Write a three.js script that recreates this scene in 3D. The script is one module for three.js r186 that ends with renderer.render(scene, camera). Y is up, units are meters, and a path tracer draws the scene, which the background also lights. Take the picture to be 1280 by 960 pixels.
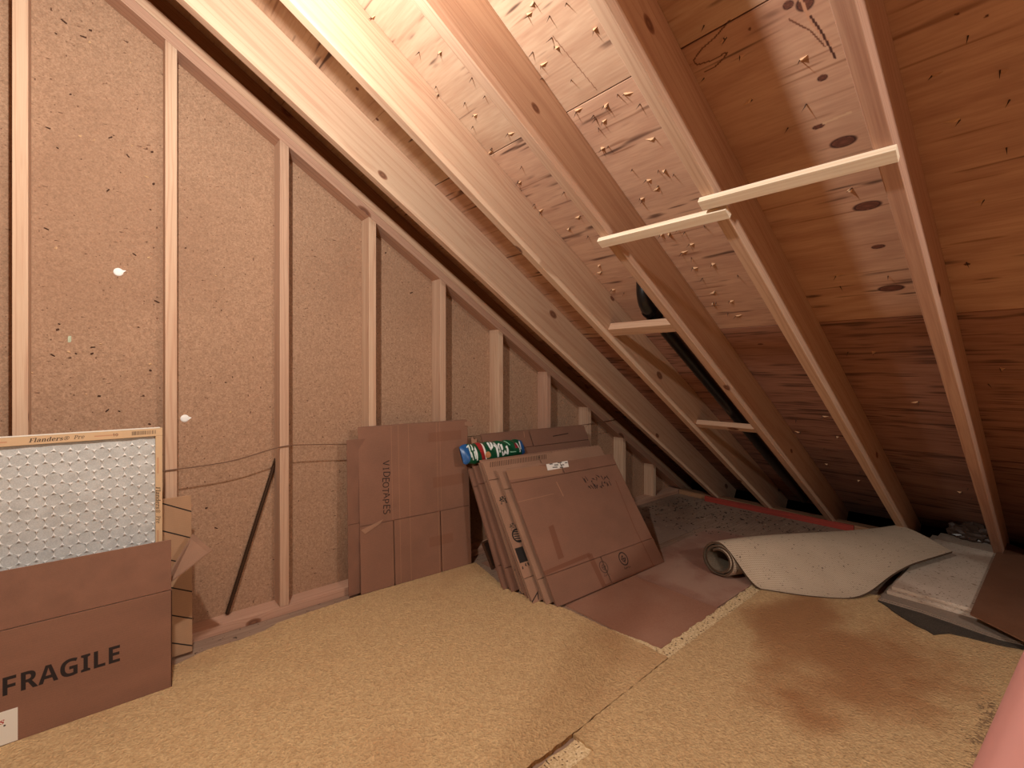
import * as THREE from 'three';
import { RoundedBoxGeometry } from 'three/addons/geometries/RoundedBoxGeometry.js';
import { mergeGeometries, mergeVertices, toCreasedNormals } from 'three/addons/utils/BufferGeometryUtils.js';

// ---------------------------------------------------------------- camera, light, exposure
// world: x along the framed gable wall toward the eave, y up, z toward the room; the camera stands over the origin
const EYE = 1.07, FOCAL = 601, HORIZON = 463;
const scene = new THREE.Scene();
scene.background = new THREE.Color(0x000000);
const camera = new THREE.PerspectiveCamera(2 * Math.atan(480 / FOCAL) * 180 / Math.PI, 1280 / 960, 0.02, 30);
const YAW = Math.atan2(707, 601), CA = Math.cos(YAW), SA = Math.sin(YAW);
camera.position.set(0, EYE, 0);
camera.lookAt(CA, EYE, -SA);
camera.setViewOffset(1280, 960, 0, 480 - HORIZON, 1280, 960);
const renderer = new THREE.WebGLRenderer({ antialias: true });
renderer.toneMapping = THREE.LinearToneMapping;
renderer.toneMappingExposure = 1.0;
renderer.shadowMap.enabled = true;
const BULB = new THREE.Vector3(0.03, 2.04, -0.98), BULB_POWER = 6.8, BULB2 = new THREE.Vector3(1.0, 1.62, 1.14), BULB2_POWER = 5.0, BULB_COLOR = new THREE.Color(1.0, 0.965, 0.91);

// ---------------------------------------------------------------- helpers
let seed = 7;
const rnd = () => { seed = (seed * 1664525 + 1013904223) >>> 0; return seed / 4294967296; };
const rr = (a, b) => a + (b - a) * rnd();
const lerp = (a, b, t) => a + (b - a) * t, clamp = (x, a = 0, b = 1) => Math.min(b, Math.max(a, x));
const sstep = (a, b, x) => { const t = clamp((x - a) / (b - a)); return t * t * (3 - 2 * t); };
function hash(x, y, s) { let h = Math.imul(x, 374761393) ^ Math.imul(y, 668265263) ^ Math.imul(s, 974711); h = Math.imul(h ^ (h >>> 13), 1274126177); return ((h ^ (h >>> 16)) >>> 0) / 4294967296; }
function vnoise(x, y, px, py, s) {
  const xi = Math.floor(x), yi = Math.floor(y), fx = x - xi, fy = y - yi, m = (a, b) => ((a % b) + b) % b;
  const x0 = m(xi, px), x1 = m(xi + 1, px), y0 = m(yi, py), y1 = m(yi + 1, py), u = fx * fx * (3 - 2 * fx), v = fy * fy * (3 - 2 * fy);
  return lerp(lerp(hash(x0, y0, s), hash(x1, y0, s), u), lerp(hash(x0, y1, s), hash(x1, y1, s), u), v);
}
function fbm(u, v, fu, fv, oct, s) { let a = 0.5, t = 0, n = 0; for (let i = 0; i < oct; i++) { t += a * vnoise(u * fu, v * fv, fu, fv, s + i * 17); n += a; a *= 0.5; fu *= 2; fv *= 2; } return t / n; }
function dataTex(w, h, fn, srgb = true) {
  const d = new Uint8Array(w * h * 4);
  for (let y = 0; y < h; y++) for (let x = 0; x < w; x++) { const c = fn((x + 0.5) / w, (y + 0.5) / h), i = (y * w + x) * 4; d[i] = clamp(c[0], 0, 255); d[i + 1] = clamp(c[1], 0, 255); d[i + 2] = clamp(c[2], 0, 255); d[i + 3] = 255; }
  const t = new THREE.DataTexture(d, w, h); t.wrapS = t.wrapT = THREE.RepeatWrapping; t.magFilter = THREE.LinearFilter; t.minFilter = THREE.LinearMipmapLinearFilter; t.generateMipmaps = true;
  if (srgb) t.colorSpace = THREE.SRGBColorSpace;
  t.needsUpdate = true; return t;
}
function canvasTex(w, h, draw) {
  const c = document.createElement('canvas'); c.width = w; c.height = h; const g = c.getContext('2d'); draw(g, w, h);
  const t = new THREE.CanvasTexture(c); t.colorSpace = THREE.SRGBColorSpace; return t;
}
const mix3 = (a, b, t) => [lerp(a[0], b[0], t), lerp(a[1], b[1], t), lerp(a[2], b[2], t)];
const mat = (o) => new THREE.MeshStandardMaterial({ roughness: 0.85, metalness: 0, ...o });
const used = {};
function numbered(n) { if (!(n in used)) { used[n] = 0; return n; } used[n]++; return n + '_' + String(used[n]).padStart(3, '0'); }
function part(name, geo, m, parent) { const o = new THREE.Mesh(geo, m); o.name = name; o.castShadow = o.receiveShadow = true; parent.add(o); return o; }
function tag(o, label, category, group, kind) { if (label) o.userData.label = label; if (category) o.userData.category = category; if (group) o.userData.group = group; if (kind) o.userData.kind = kind; return o; }
function thing(name, label, category, pos = [0, 0, 0], group) { const o = new THREE.Group(); o.name = numbered(name); o.position.set(...pos); scene.add(o); return tag(o, label, category, group); }
function structure(name, label, category) { const o = new THREE.Group(); o.name = name; scene.add(o); return tag(o, label, category, null, 'structure'); }
// pixel of the 1280x960 photograph -> direction (x, y, w) with w = -z, used to place things on the surfaces they touch
const ray = (px, py) => { const r = (px - 640) / FOCAL, u = (HORIZON - py) / FOCAL; return [CA + r * SA, u, SA - CA * r]; };
const onFloor = (px, py, h = 0) => { const d = ray(px, py), t = (h - EYE) / d[1]; return [d[0] * t, d[2] * t]; };
const onWall = (px, py, w) => { const d = ray(px, py), t = w / d[2]; return [d[0] * t, EYE + d[1] * t]; };
// box with uv in metres: length along local x
function uvMetres(g, ou = 0, ov = 0) {
  if (g.index) g = g.toNonIndexed();
  const p = g.attributes.position, n = g.attributes.normal, uv = new Float32Array(p.count * 2);
  for (let i = 0; i < p.count; i += 3) {
    const ax = Math.abs(n.getX(i) + n.getX(i + 1) + n.getX(i + 2)), ay = Math.abs(n.getY(i) + n.getY(i + 1) + n.getY(i + 2)), az = Math.abs(n.getZ(i) + n.getZ(i + 1) + n.getZ(i + 2));
    for (let k = i; k < i + 3; k++) {
      let u, v;
      if (ax > ay && ax > az) { u = p.getY(k); v = p.getZ(k) * 1.7; } else if (ay > az) { u = p.getX(k); v = p.getZ(k); } else { u = p.getX(k); v = p.getY(k) + 0.11; }
      uv[k * 2] = u + ou; uv[k * 2 + 1] = v + ov;
    }
  }
  g.setAttribute('uv', new THREE.BufferAttribute(uv, 2)); return g;
}
const lumber = (L, H, D, r = 0.002) => uvMetres(new RoundedBoxGeometry(L, H, D, 1, r), rr(0, 5), rr(0, 5));
const plainBox = (L, H, D) => uvMetres(new THREE.BoxGeometry(L, H, D), rr(0, 5), rr(0, 5));
// slab x0..x1, y0..y1 (local), thickness th behind z=0, uv over a whole W x L sheet
function slab(x0, y0, x1, y1, th, W, L) {
  const g = new RoundedBoxGeometry(x1 - x0, y1 - y0, th, 1, Math.min(0.0012, th * 0.4)); g.translate((x0 + x1) / 2, (y0 + y1) / 2, -th / 2);
  const p = g.attributes.position, uv = new Float32Array(p.count * 2);
  for (let i = 0; i < p.count; i++) { uv[i * 2] = p.getX(i) / W; uv[i * 2 + 1] = p.getY(i) / L; }
  g.setAttribute('uv', new THREE.BufferAttribute(uv, 2)); return g;
}

// ---------------------------------------------------------------- textures
function woodTex(s, pale, dark, freq, warp, knots, W = 1024, H = 384, LM = 2.4, WM = 0.3) {
  const t = dataTex(W, H, (u, v) => {
    let vv = v, kn = 0, kc = 0;
    for (const [ku, kv, r] of knots) {
      let du = u - ku; du -= Math.round(du); let dv = v - kv; dv -= Math.round(dv); du *= LM; dv *= WM;
      const d = Math.hypot(du * 0.55, dv);
      vv += Math.sign(dv) * (r / WM) * 0.9 * Math.exp(-((d / (2.2 * r)) ** 2));
      if (d < r * 1.25) { kn = Math.max(kn, sstep(r * 1.25, r * 0.85, d)); kc = 0.5 + 0.5 * Math.sin(d / r * 9); }
    }
    const wv = fbm(u, v, 3, 2, 3, s) - 0.5, uneven = (fbm(0.37, vv, 1, 6, 3, s + 3) - 0.5) * freq * 0.5, g = 0.5 + 0.5 * Math.sin(6.2832 * (Math.round(freq) * 0.7 * vv + uneven + warp * wv * 2 + 0.5 * (fbm(u, v, 9, 5, 2, s + 5) - 0.5)));
    const late = g ** 3, fib = vnoise(u * 40, v * 220, 40, 220, s + 9), tone = fbm(u, v, 2, 6, 3, s + 31);
    let c = mix3(pale, dark, clamp(0.34 * late + 0.3 * (fib - 0.5) + 0.7 * (tone - 0.4) + 0.1));
    if (kn) c = mix3(c, mix3([92, 54, 36], [124, 76, 50], kc), kn * 0.8);
    return c;
  });
  t.repeat.set(1 / LM, 1 / WM); return t;
}
const TX = {};
TX.pineA = woodTex(11, [208, 175, 145], [180, 134, 106], 14, 2.2, [[0.21, 0.4, 0.012], [0.68, 0.75, 0.016], [0.45, 0.1, 0.009]]);
TX.pineB = woodTex(23, [202, 167, 139], [170, 128, 102], 20, 1.6, [[0.5, 0.3, 0.013], [0.86, 0.6, 0.01]]);
TX.pineC = woodTex(37, [198, 158, 132], [162, 116, 94], 27, 1.0, [[0.33, 0.66, 0.015], [0.77, 0.2, 0.02]]);
TX.old = woodTex(41, [164, 122, 88], [112, 76, 54], 18, 1.6, [[0.3, 0.5, 0.014]]);
const M = {};
M.pineA = mat({ map: TX.pineA }); M.pineB = mat({ map: TX.pineB }); M.pineC = mat({ map: TX.pineC }); M.old = mat({ map: TX.old, roughness: 0.95 });
const PINES = [M.pineA, M.pineB, M.pineC];
// fibre sheathing board
TX.fibre = dataTex(1024, 1024, (u, v) => {
  const f = vnoise(u * 512, v * 512, 512, 512, 3), f2 = vnoise(u * 210, v * 210, 210, 210, 5), big = fbm(u, v, 3, 3, 4, 8), fl = vnoise(u * 150, v * 260, 150, 260, 19);
  let c = mix3([136, 104, 80], [190, 152, 122], 0.55 * f + 0.35 * f2 + 0.1);
  c = mix3(c, [138, 102, 78], 0.3 * sstep(0.4, 0.8, big));
  if (fl > 0.93) c = mix3(c, [84, 54, 38], sstep(0.93, 0.98, fl));
  return c;
});
TX.fibre.repeat.set(1 / 1.5, 1 / 1.5);
TX.fibreB = dataTex(512, 512, (u, v) => { const g = 255 * (0.6 * vnoise(u * 256, v * 256, 256, 256, 4) + 0.4 * vnoise(u * 90, v * 90, 90, 90, 6)); return [g, g, g]; }, false);
TX.fibreB.repeat.set(1 / 0.75, 1 / 0.75);
M.fibre = mat({ map: TX.fibre, bumpMap: TX.fibreB, bumpScale: 0.0012, roughness: 0.95 });
// roof sheathing: one sheet is 2.44 m along z and 1.22 m down the slope
function plyTex(s, pale, dark, stain, marks, strokes = []) {
  const t = dataTex(1024, 512, (u, v) => {
    let vv = v, kn = 0, kr = 0, extra = null;
    for (const k of marks) {
      const du = (u - k.u) * 2.44, dv = (v - k.v) * 1.22;
      if (k.r) {
        const a = k.rx || 1, d = Math.hypot(du / a, dv);
        if (Math.abs(du) < 0.5 && Math.abs(dv) < 0.25) vv += Math.sign(dv) * k.r * 0.9 * Math.exp(-((Math.hypot(du * 0.3, dv) / (2.4 * k.r)) ** 2));
        if (d < k.r * 1.2) { kn = Math.max(kn, sstep(k.r * 1.2, k.r * 0.9, d)); kr = d / k.r; }
      }
    }
    const w1 = fbm(u, vv, 2, 3, 3, s) - 0.5, g = 0.5 + 0.5 * Math.sin(6.2832 * (9 * vv + 5 * w1 + 0.8 * (fbm(u, v, 5, 9, 2, s + 3) - 0.5)));
    const fib = vnoise(u * 60, v * 420, 60, 420, s + 9), fib2 = vnoise(u * 14, v * 90, 14, 90, s + 12), tone = fbm(u, v, 3, 5, 4, s + 21);
    let c = mix3(pale, dark, clamp(0.16 + 0.24 * g ** 2 + 0.35 * (fib - 0.5) + 0.3 * (fib2 - 0.5) + 0.6 * (tone - 0.5)));
    if (stain > 0) { const st = sstep(0.72 - 0.25 * stain, 0.86, 0.55 * fbm(u, v, 5, 34, 4, s + 51) + 0.45 * vnoise(u * 26, v * 150, 26, 150, s + 57)); c = mix3(c, [58, 34, 24], 0.75 * st); }
    const ln = vnoise(u * 9, v * 130, 9, 130, s + 77); if (ln > 0.88) c = mix3(c, [120, 78, 54], 0.5 * sstep(0.88, 0.97, ln));
    if (kn) c = mix3(c, kr > 0.86 ? [66, 38, 30] : mix3([98, 58, 44], [122, 74, 58], 0.5 + 0.5 * Math.sin(kr * 6 + fib * 3)), kn);
    return c;
  });
  const d = t.image.data;
  for (const { pts, col, w } of strokes) for (let i = 0; i < pts.length - 1; i++) for (let q = 0; q <= 120; q++) {
    const x = lerp(pts[i][0], pts[i + 1][0], q / 120) * 1024, y = lerp(pts[i][1], pts[i + 1][1], q / 120) * 512;
    for (let a = Math.floor(x - w); a <= x + w; a++) for (let b = Math.floor(y - w); b <= y + w; b++) if (a >= 0 && a < 1024 && b >= 0 && b < 512) { const o = (b * 1024 + a) * 4; for (let e = 0; e < 3; e++) d[o + e] = col[e]; }
  }
  return t;
}

// ---------------------------------------------------------------- the slope of the roof
const TH = Math.atan(0.625), TC = Math.cos(TH), TS = Math.sin(TH), ORIGIN_Y = EYE + 1.334, RD = 0.19;
const slopePt = (s, n, w) => new THREE.Vector3(s * TC + n * TS, ORIGIN_Y - s * TS + n * TC, -w);
function onSlope(px, py, n) { const d = ray(px, py), y0 = 1.334 + n / TC, t = y0 / (d[1] + 0.625 * d[0]); const x = d[0] * t; return [(x - n * TS) / TC, d[2] * t]; }  // -> [s, w]
function placeSlope(o, s, n, w) { o.position.copy(slopePt(s, n, w)); o.rotation.z = -TH; return o; }
const ROWS = [-1.3, 0.016, 1.237, 2.458, 3.679, 4.75], W0 = 2.338, W1 = -0.102, W2 = -2.3;
const knotsPx = [[1053, 177, 15, 1.9], [1083, 257, 14, 2.1], [1097, 308, 7, 2], [1113, 360, 12, 2.2], [1027, 97, 8, 1.4], [1022, 158, 6, 2.2], [1005, 4, 18, 1.1], [984, 6, 10, 1.2], [702, 152, 7, 1], [727, 181, 9, 1],
  [463, 155, 6, 1.2], [471, 149, 4, 1], [505, 197, 6, 1.3], [572, 276, 4, 1.3], [446, 111, 4, 1.2], [950, 430, 3, 2], [1195, 17, 3, 1.4], [1232, 20, 3, 1.4], [936, 36, 3, 1.2], [835, 405, 3, 1], [1128, 585, 5, 3], [1208, 330, 4, 1.4], [1000, 430, 4, 2]];
function marksFor(row) {
  const out = [];
  for (const [px, py, r, rx] of knotsPx) {
    const [s, w] = onSlope(px, py, RD); if (s < ROWS[row] || s > ROWS[row + 1]) continue;
    const d = ray(px, py), f = w / d[2];                                     // distance along the view axis
    out.push({ u: (W0 - w) / 2.44, v: (s - ROWS[row]) / 1.22, r: r * f / FOCAL * 0.48, rx });
  }
  return out;
}
const strokesPx = [{ w: 0, col: [92, 56, 42], pts: [[911, 25], [893, 46], [875, 62], [866, 75], [870, 81], [890, 75], [905, 66], [908, 66], [903, 73], [893, 83], [880, 89]] }, { w: 0, col: [128, 86, 64], pts: [[690, 45], [745, 112]] },
  { w: 0.8, col: [196, 148, 118], pts: [[1000, 0], [1012, 25], [1036, 55]] }, { w: 0.3, col: [76, 44, 34], pts: [[1012, 20], [1026, 40], [1043, 72]] }, { w: 0, col: [110, 68, 50], pts: [[985, 24], [1012, 38], [1030, 58]] }, { w: 0.6, col: [214, 180, 146], pts: [[1028, 154], [1062, 140]] }];
function strokesFor(row) { return strokesPx.map((k) => ({ ...k, pts: k.pts.map(([px, py]) => { const [s, w] = onSlope(px, py, RD); return [(W0 - w) / 2.44, (s - ROWS[row]) / 1.22]; }) })); }
const plyColours = [[[204, 172, 144], [168, 126, 100], 0.05], [[204, 172, 144], [168, 126, 100], 0.05], [[204, 164, 136], [164, 120, 98], 0.2], [[172, 126, 104], [130, 88, 70], 0.85], [[154, 112, 92], [110, 74, 58], 1.0]];
const ceiling = structure('ceiling', 'sloping roof of pine rafters under bare plywood sheathing', 'ceiling');
const plyMats = plyColours.map(([a, b, st], i) => mat({ map: plyTex(101 + i * 13, a, b, st, marksFor(i), strokesFor(i)), roughness: 0.88 }));
const sheets = [];
for (let r = 0; r < 5; r++) for (let k = 0; k < 2; k++) {
  const s0 = ROWS[r] + 0.0015, s1 = ROWS[r + 1] - 0.0015, a = k ? W1 : W0, b = k ? W2 : W1, wa = a - 0.0015, wb = b + 0.0015;
  const g = new RoundedBoxGeometry(s1 - s0, 0.016, wa - wb, 1, 0.0015), p = g.attributes.position, uv = new Float32Array(p.count * 2);
  for (let i = 0; i < p.count; i++) { uv[i * 2] = (p.getZ(i) + (wa - wb) / 2) / 2.44 + k * 0.37; uv[i * 2 + 1] = (p.getX(i) + (s1 - s0) / 2) / 1.22; }
  g.setAttribute('uv', new THREE.BufferAttribute(uv, 2));
  const sh = part('plywood_sheet', g, plyMats[r], ceiling); placeSlope(sh, (s0 + s1) / 2, RD + 0.008, (wa + wb) / 2);
  sh.userData.mid = [(s0 + s1) / 2, (wa + wb) / 2]; if (!k) sheets[r] = sh;
}
// rafters: centre lines every 0.4064 m
const RAFT = []; for (let k = 1; k <= 10; k++) RAFT.push(1.927 - 0.019 - 0.4064 * (k - 1));
RAFT.forEach((w, i) => {
  const g = lumber(6.05, RD, 0.038, 0.003);
  placeSlope(part('rafter', g, [M.pineA, M.pineA, M.pineB, M.pineB, M.pineC][i % 5], ceiling), 1.72, RD / 2, w);
});
placeSlope(part('rafter', lumber(6.05, 0.08, 0.038), M.old, ceiling), 1.72, 0.15, 2.316);
// far slope beyond the ridge, behind the camera's left shoulder
const RIDGE_X = -1.1, ridgeY = ORIGIN_Y - 0.625 * RIDGE_X + RD / TC;
{
  const g = plainBox(3.2, 0.016, W0 - W2); const o = part('plywood_sheet', g, plyMats[1], ceiling);
  o.rotation.z = TH; o.position.set(RIDGE_X - 1.6 * TC + 0.012, ridgeY - 1.6 * TS + 0.008, -(W0 + W2) / 2);
  const r = part('ridge_board', lumber(W0 - W2, 0.24, 0.038), M.pineB, ceiling); r.rotation.y = Math.PI / 2; r.position.set(RIDGE_X, ridgeY - 0.17, -(W0 + W2) / 2);
  const b = part('blocking', lumber(0.36, 0.038, 0.09), M.pineC, ceiling); b.rotation.set(0, Math.PI / 2, 0); b.position.copy(slopePt(0.118, 0.05, (RAFT[2] + RAFT[3]) / 2));
  const b2 = part('blocking', lumber(0.36, 0.038, 0.09), M.pineC, ceiling); b2.rotation.set(0, Math.PI / 2, 0); b2.position.copy(slopePt(1.0 / TC - 0.03, 0.05, (RAFT[7] + RAFT[8]) / 2));
}

// nails through the sheathing, with splinters
M.nail = mat({ color: 0x5a4638, roughness: 0.55, metalness: 0.6 }); M.splinter = mat({ color: 0xd9b088, roughness: 0.9 });
const nailGeo = new THREE.ConeGeometry(0.0019, 0.024, 6); nailGeo.rotateX(Math.PI); nailGeo.translate(0, -0.012, 0);
function splinterGeo(l, h, wd) {
  const g = new THREE.BufferGeometry(), v = [[0, 0, -wd], [0, 0, wd], [l, 0, 0], [l * 0.35, -h, wd * 0.3], [0.0, -h * 0.3, 0]];
  const f = [[0, 2, 3], [1, 3, 2], [0, 3, 4], [1, 4, 3], [0, 1, 2], [0, 4, 1]], a = []; for (const t of f) for (const k of t) a.push(...v[k]);
  g.setAttribute('position', new THREE.Float32BufferAttribute(a, 3)); g.setAttribute('uv', new THREE.Float32BufferAttribute(new Array(a.length / 3 * 2).fill(0), 2)); g.computeVertexNormals(); return g;
}
const splinters = [splinterGeo(0.02, 0.008, 0.004), splinterGeo(0.032, 0.006, 0.005), splinterGeo(0.014, 0.012, 0.004)];
const nailPx = [[465, 22], [524, 65], [549, 66], [545, 108], [548, 118], [581, 128], [592, 144], [591, 158], [572, 170], [615, 185], [635, 167], [652, 208], [648, 228], [590, 97], [640, 95], [606, 120], [614, 187], [687, 20], [660, 20], [690, 47], [693, 58], [666, 65], [676, 82], [678, 98], [668, 3], [708, 4], [742, 37], [714, 100], [720, 140], [745, 148], [753, 152], [742, 144], [760, 132], [772, 118], [780, 118], [800, 130], [755, 132], [748, 160], [752, 186], [760, 183], [818, 172], [790, 212], [808, 225], [823, 213], [832, 212], [842, 218], [823, 232], [802, 252], [800, 248], [835, 288], [826, 293], [848, 286], [852, 316], [864, 322], [866, 334], [878, 348], [890, 330], [922, 344], [894, 364], [895, 378], [912, 376], [910, 391], [892, 378], [940, 343], [920, 395], [880, 282], [862, 305], [856, 290], [838, 292],
  [668, 255], [675, 265], [705, 240], [712, 285], [735, 295], [748, 332], [742, 345], [752, 340], [690, 316], [765, 362], [780, 366], [722, 322], [648, 226], [725, 270], [905, 48], [908, 47], [880, 32], [925, 70], [880, 98], [940, 125], [985, 160], [1000, 75], [1008, 130], [1065, 235], [1110, 345], [1045, 345], [1050, 358], [1165, 95], [1210, 45], [1250, 88], [1262, 125], [1200, 150], [1258, 185], [1230, 250], [1208, 328], [1090, 440], [1060, 440], [1028, 520], [1012, 570], [1035, 580], [1075, 590], [1072, 600], [960, 510], [1000, 540], [1210, 610], [1202, 615], [1215, 622], [1250, 460], [1235, 480], [1148, 502], [940, 575], [955, 592], [1030, 560], [1045, 545], [995, 525]];
nailPx.forEach(([px, py], i) => {
  const [s, w] = onSlope(px, py, RD); let r = 0; while (r < 4 && s > ROWS[r + 1]) r++;
  const sh = sheets[r], n = part('nail', nailGeo, M.nail, sh); n.position.set(s - sh.userData.mid[0], -0.0078, -(w - sh.userData.mid[1])); n.rotation.set(rr(-0.35, 0.35), rr(0, 6), rr(-0.35, 0.35));
  if (i % 2 === 0) { const sp = part('splinter', splinters[i % 3], M.splinter, sh); sp.position.copy(n.position); sp.position.x += rr(-0.004, 0.004); sp.position.y = -0.0079; sp.rotation.y = rr(1.2, 1.9) + (rnd() < 0.5 ? Math.PI : 0); }
});
for (const sh of sheets) delete sh.userData.mid;
ceiling.traverse((o) => { delete o.userData.mid; });

// ---------------------------------------------------------------- framed gable wall
const WF = 2.25, WB = 2.339;                                               // front and back of the studs
const wallBack = structure('wall_back', 'gable wall of brown fibre board between pine studs', 'wall');
function gableShape(x0, x1, wallTop) { const sh = new THREE.Shape(); sh.moveTo(x0, -0.02); sh.lineTo(x1, -0.02); sh.lineTo(x1, Math.max(-0.01, wallTop(x1))); sh.lineTo(RIDGE_X, wallTop(RIDGE_X)); sh.lineTo(x0, wallTop(x0)); sh.closePath(); return sh; }
const deckTop = (x) => x > RIDGE_X ? ORIGIN_Y + (RD + 0.012) / TC - 0.625 * x : ridgeY + 0.012 - 0.625 * (RIDGE_X - x);
{
  const g = new THREE.ExtrudeGeometry(gableShape(-2.62, 4.18, deckTop), { depth: 0.03, bevelEnabled: false }); g.translate(0, 0, -WB - 0.03);
  part('fibre_board', g, M.fibre, wallBack);
}
const plateUnder = (x) => ORIGIN_Y + 0.034 / TC - 0.625 * x;
for (let k = -6; k <= 9; k++) {
  const x = -0.208 + 0.4064 * k, top = x > RIDGE_X ? plateUnder(x) : plateUnder(RIDGE_X) - 0.625 * (RIDGE_X - x);
  const h = top - 0.038, g = lumber(h, 0.038, 0.088, 0.002); g.rotateZ(Math.PI / 2);
  const p = g.attributes.position; for (let i = 0; i < p.count; i++) if (p.getY(i) > 0) p.setY(i, p.getY(i) - (x > RIDGE_X ? 0.625 : -0.625) * p.getX(i));
  part('stud', g, [M.pineA, M.pineA, M.pineB, M.pineA, M.pineB, M.pineA, M.pineC, M.pineB][((k % 8) + 8) % 8], wallBack).position.set(x, 0.038 + h / 2, -(WF + 0.0445));
}
{
  const p = part('bottom_plate', lumber(6.45, 0.038, 0.089), M.pineC, wallBack); p.position.set(0.6, 0.019, -(WF + 0.0445));
  for (const [n, m, d] of [[0.053, M.pineC, 0], [0.091, M.pineA, 0.001]]) placeSlope(part('top_plate', lumber(6.0, 0.0378, 0.088), m, wallBack), 1.7, n, WF + 0.0445 - d);
  // gouges and clinging flakes on the board
  M.flakeDark = mat({ color: 0x4a2f20, roughness: 1 }); M.flakePale = mat({ color: 0xc9a27a, roughness: 1 });
  const fl = (l, t) => { const g = new THREE.TetrahedronGeometry(1); g.scale(l, t, 0.0035); return g; };
  const kinds = [fl(0.012, 0.004), fl(0.008, 0.006), fl(0.016, 0.005), fl(0.006, 0.004)];
  const spots = [[80, 27, 2], [104, 46, 2], [112, 53, 1], [70, 42, 3], [88, 118, 3], [183, 221, 0], [192, 230, 1], [188, 262, 3], [165, 182, 3], [138, 172, 0], [160, 195, 0], [70, 310, 1], [58, 286, 0], [168, 318, 0], [186, 322, 1], [72, 412, 1], [74, 405, 3], [126, 430, 3], [116, 434, 0], [173, 409, 3], [108, 493, 3], [124, 495, 1], [134, 513, 0], [188, 455, 1], [188, 463, 1], [196, 377, 2], [40, 466, 3], [187, 530, 1], [282, 478, 3], [288, 515, 1], [514, 366, 2], [482, 316, 1], [486, 310, 0], [270, 660, 0], [258, 635, 1], [86, 440, 1], [95, 442, 3], [66, 444, 0], [163, 78, 3], [113, 38, 1], [60, 160, 0], [100, 170, 1], [72, 185, 3], [135, 238, 0], [118, 175, 3], [190, 190, 1], [232, 310, 3], [270, 345, 3], [149, 514, 3], [115, 442, 1]];
  spots.forEach(([px, py, k], i) => { const [x, y] = onWall(px, py, WB); const o = part('flake', kinds[k], i % 3 === 2 ? M.flakePale : M.flakeDark, wallBack); o.position.set(x, y, -WB + 0.001); o.rotation.z = rr(-1, 1); });
  // greenish-white smear of old paint
  const sm = part('paint_smear', fl(0.008, 0.02), mat({ color: 0xb9c0a4, roughness: 0.8 }), wallBack); sm.position.set(-0.092, 1.182, -WB + 0.001);
}
// other walls that close the room, out of view
{
  const l = structure('wall_left', 'plain fibre board knee wall at the far side of the attic', 'wall');
  part('panel', plainBox(0.05, 2.6, W0 - W2), M.fibre, l).position.set(-2.63, 1.15, -(W0 + W2) / 2);
  const f = structure('wall_front', 'plain fibre board end wall of the attic behind the viewer', 'wall');
  const g = new THREE.ExtrudeGeometry(gableShape(-2.62, 4.15, deckTop), { depth: 0.03, bevelEnabled: false }); g.translate(0, 0, -W2); part('panel', g, M.fibre, f);
}

// ---------------------------------------------------------------- floor
TX.sub = dataTex(1024, 1024, (u, v) => {
  const d = fbm(u, v, 6, 6, 5, 71), f = vnoise(u * 20, v * 300, 20, 300, 72), sp = vnoise(u * 240, v * 240, 240, 240, 75);
  let c = mix3([122, 92, 74], [168, 142, 120], 0.35 * f + 0.65 * d); if (sp > 0.9) c = mix3(c, [62, 44, 34], sstep(0.9, 0.97, sp)); return c;
});
TX.sub.repeat.set(1 / 2, 1 / 2);
M.sub = mat({ map: TX.sub, roughness: 0.95 });
const floor = structure('floor', 'dusty wooden subfloor of the attic', 'floor');
{
  const xs = [-2.62, -0.18, 2.26, 3.9], ws = [W2, -0.1, 1.12, 2.338];                        // plywood sheets of the subfloor
  for (let i = 0; i < 3; i++) for (let j = 0; j < 3; j++) part('plywood_sheet', plainBox(xs[i + 1] - xs[i] - 0.003, 0.018, ws[j + 1] - ws[j] - 0.003), M.sub, floor).position.set((xs[i] + xs[i + 1]) / 2, -0.009, -(ws[j] + ws[j + 1]) / 2);
}
const hardTex = (s, a, b, dust) => { const t = dataTex(512, 512, (u, v) => { const n = fbm(u, v, 4, 4, 5, s), f = vnoise(u * 256, v * 256, 256, 256, s + 2); let c = mix3(a, b, 0.6 * n + 0.4 * f); return mix3(c, [176, 148, 128], dust * sstep(0.45, 0.75, fbm(u, v, 7, 7, 4, s + 8))); }); t.repeat.set(1, 1); return t; };
M.hardA = mat({ map: hardTex(81, [138, 96, 76], [164, 120, 98], 0.15), roughness: 0.6 });
M.hardB = mat({ map: hardTex(85, [132, 92, 76], [160, 120, 102], 0.5), roughness: 0.8 });
M.hardC = mat({ map: hardTex(91, [100, 68, 50], [128, 88, 64], 0.1), roughness: 0.5 });
function floorSheet(name, label, cat, x0, x1, w0, w1, y, th, m, grp) { const o = thing(name, label, cat, [(x0 + x1) / 2, y, -(w0 + w1) / 2], grp); part('board', plainBox(x1 - x0, th, w1 - w0), m, o).position.y = th / 2; return o; }
floorSheet('hardboard_sheet', 'reddish brown hardboard sheet lying bare beside the gold carpet', 'hardboard', 1.60, 2.10, 1.035, 2.14, 0, 0.004, M.hardA);
floorSheet('hardboard_sheet', 'dusty pinkish hardboard sheet under the open end of the rolled rug', 'hardboard', 2.102, 3.14, 1.05, 1.61, 0, 0.004, M.hardB);
floorSheet('hardboard_sheet', 'dusty grey hardboard sheet beside the wall plate', 'hardboard', 2.102, 3.10, 1.66, 2.2, 0, 0.004, mat({ map: hardTex(95, [130, 104, 88], [158, 134, 116], 0.6), roughness: 0.9 }));

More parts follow.
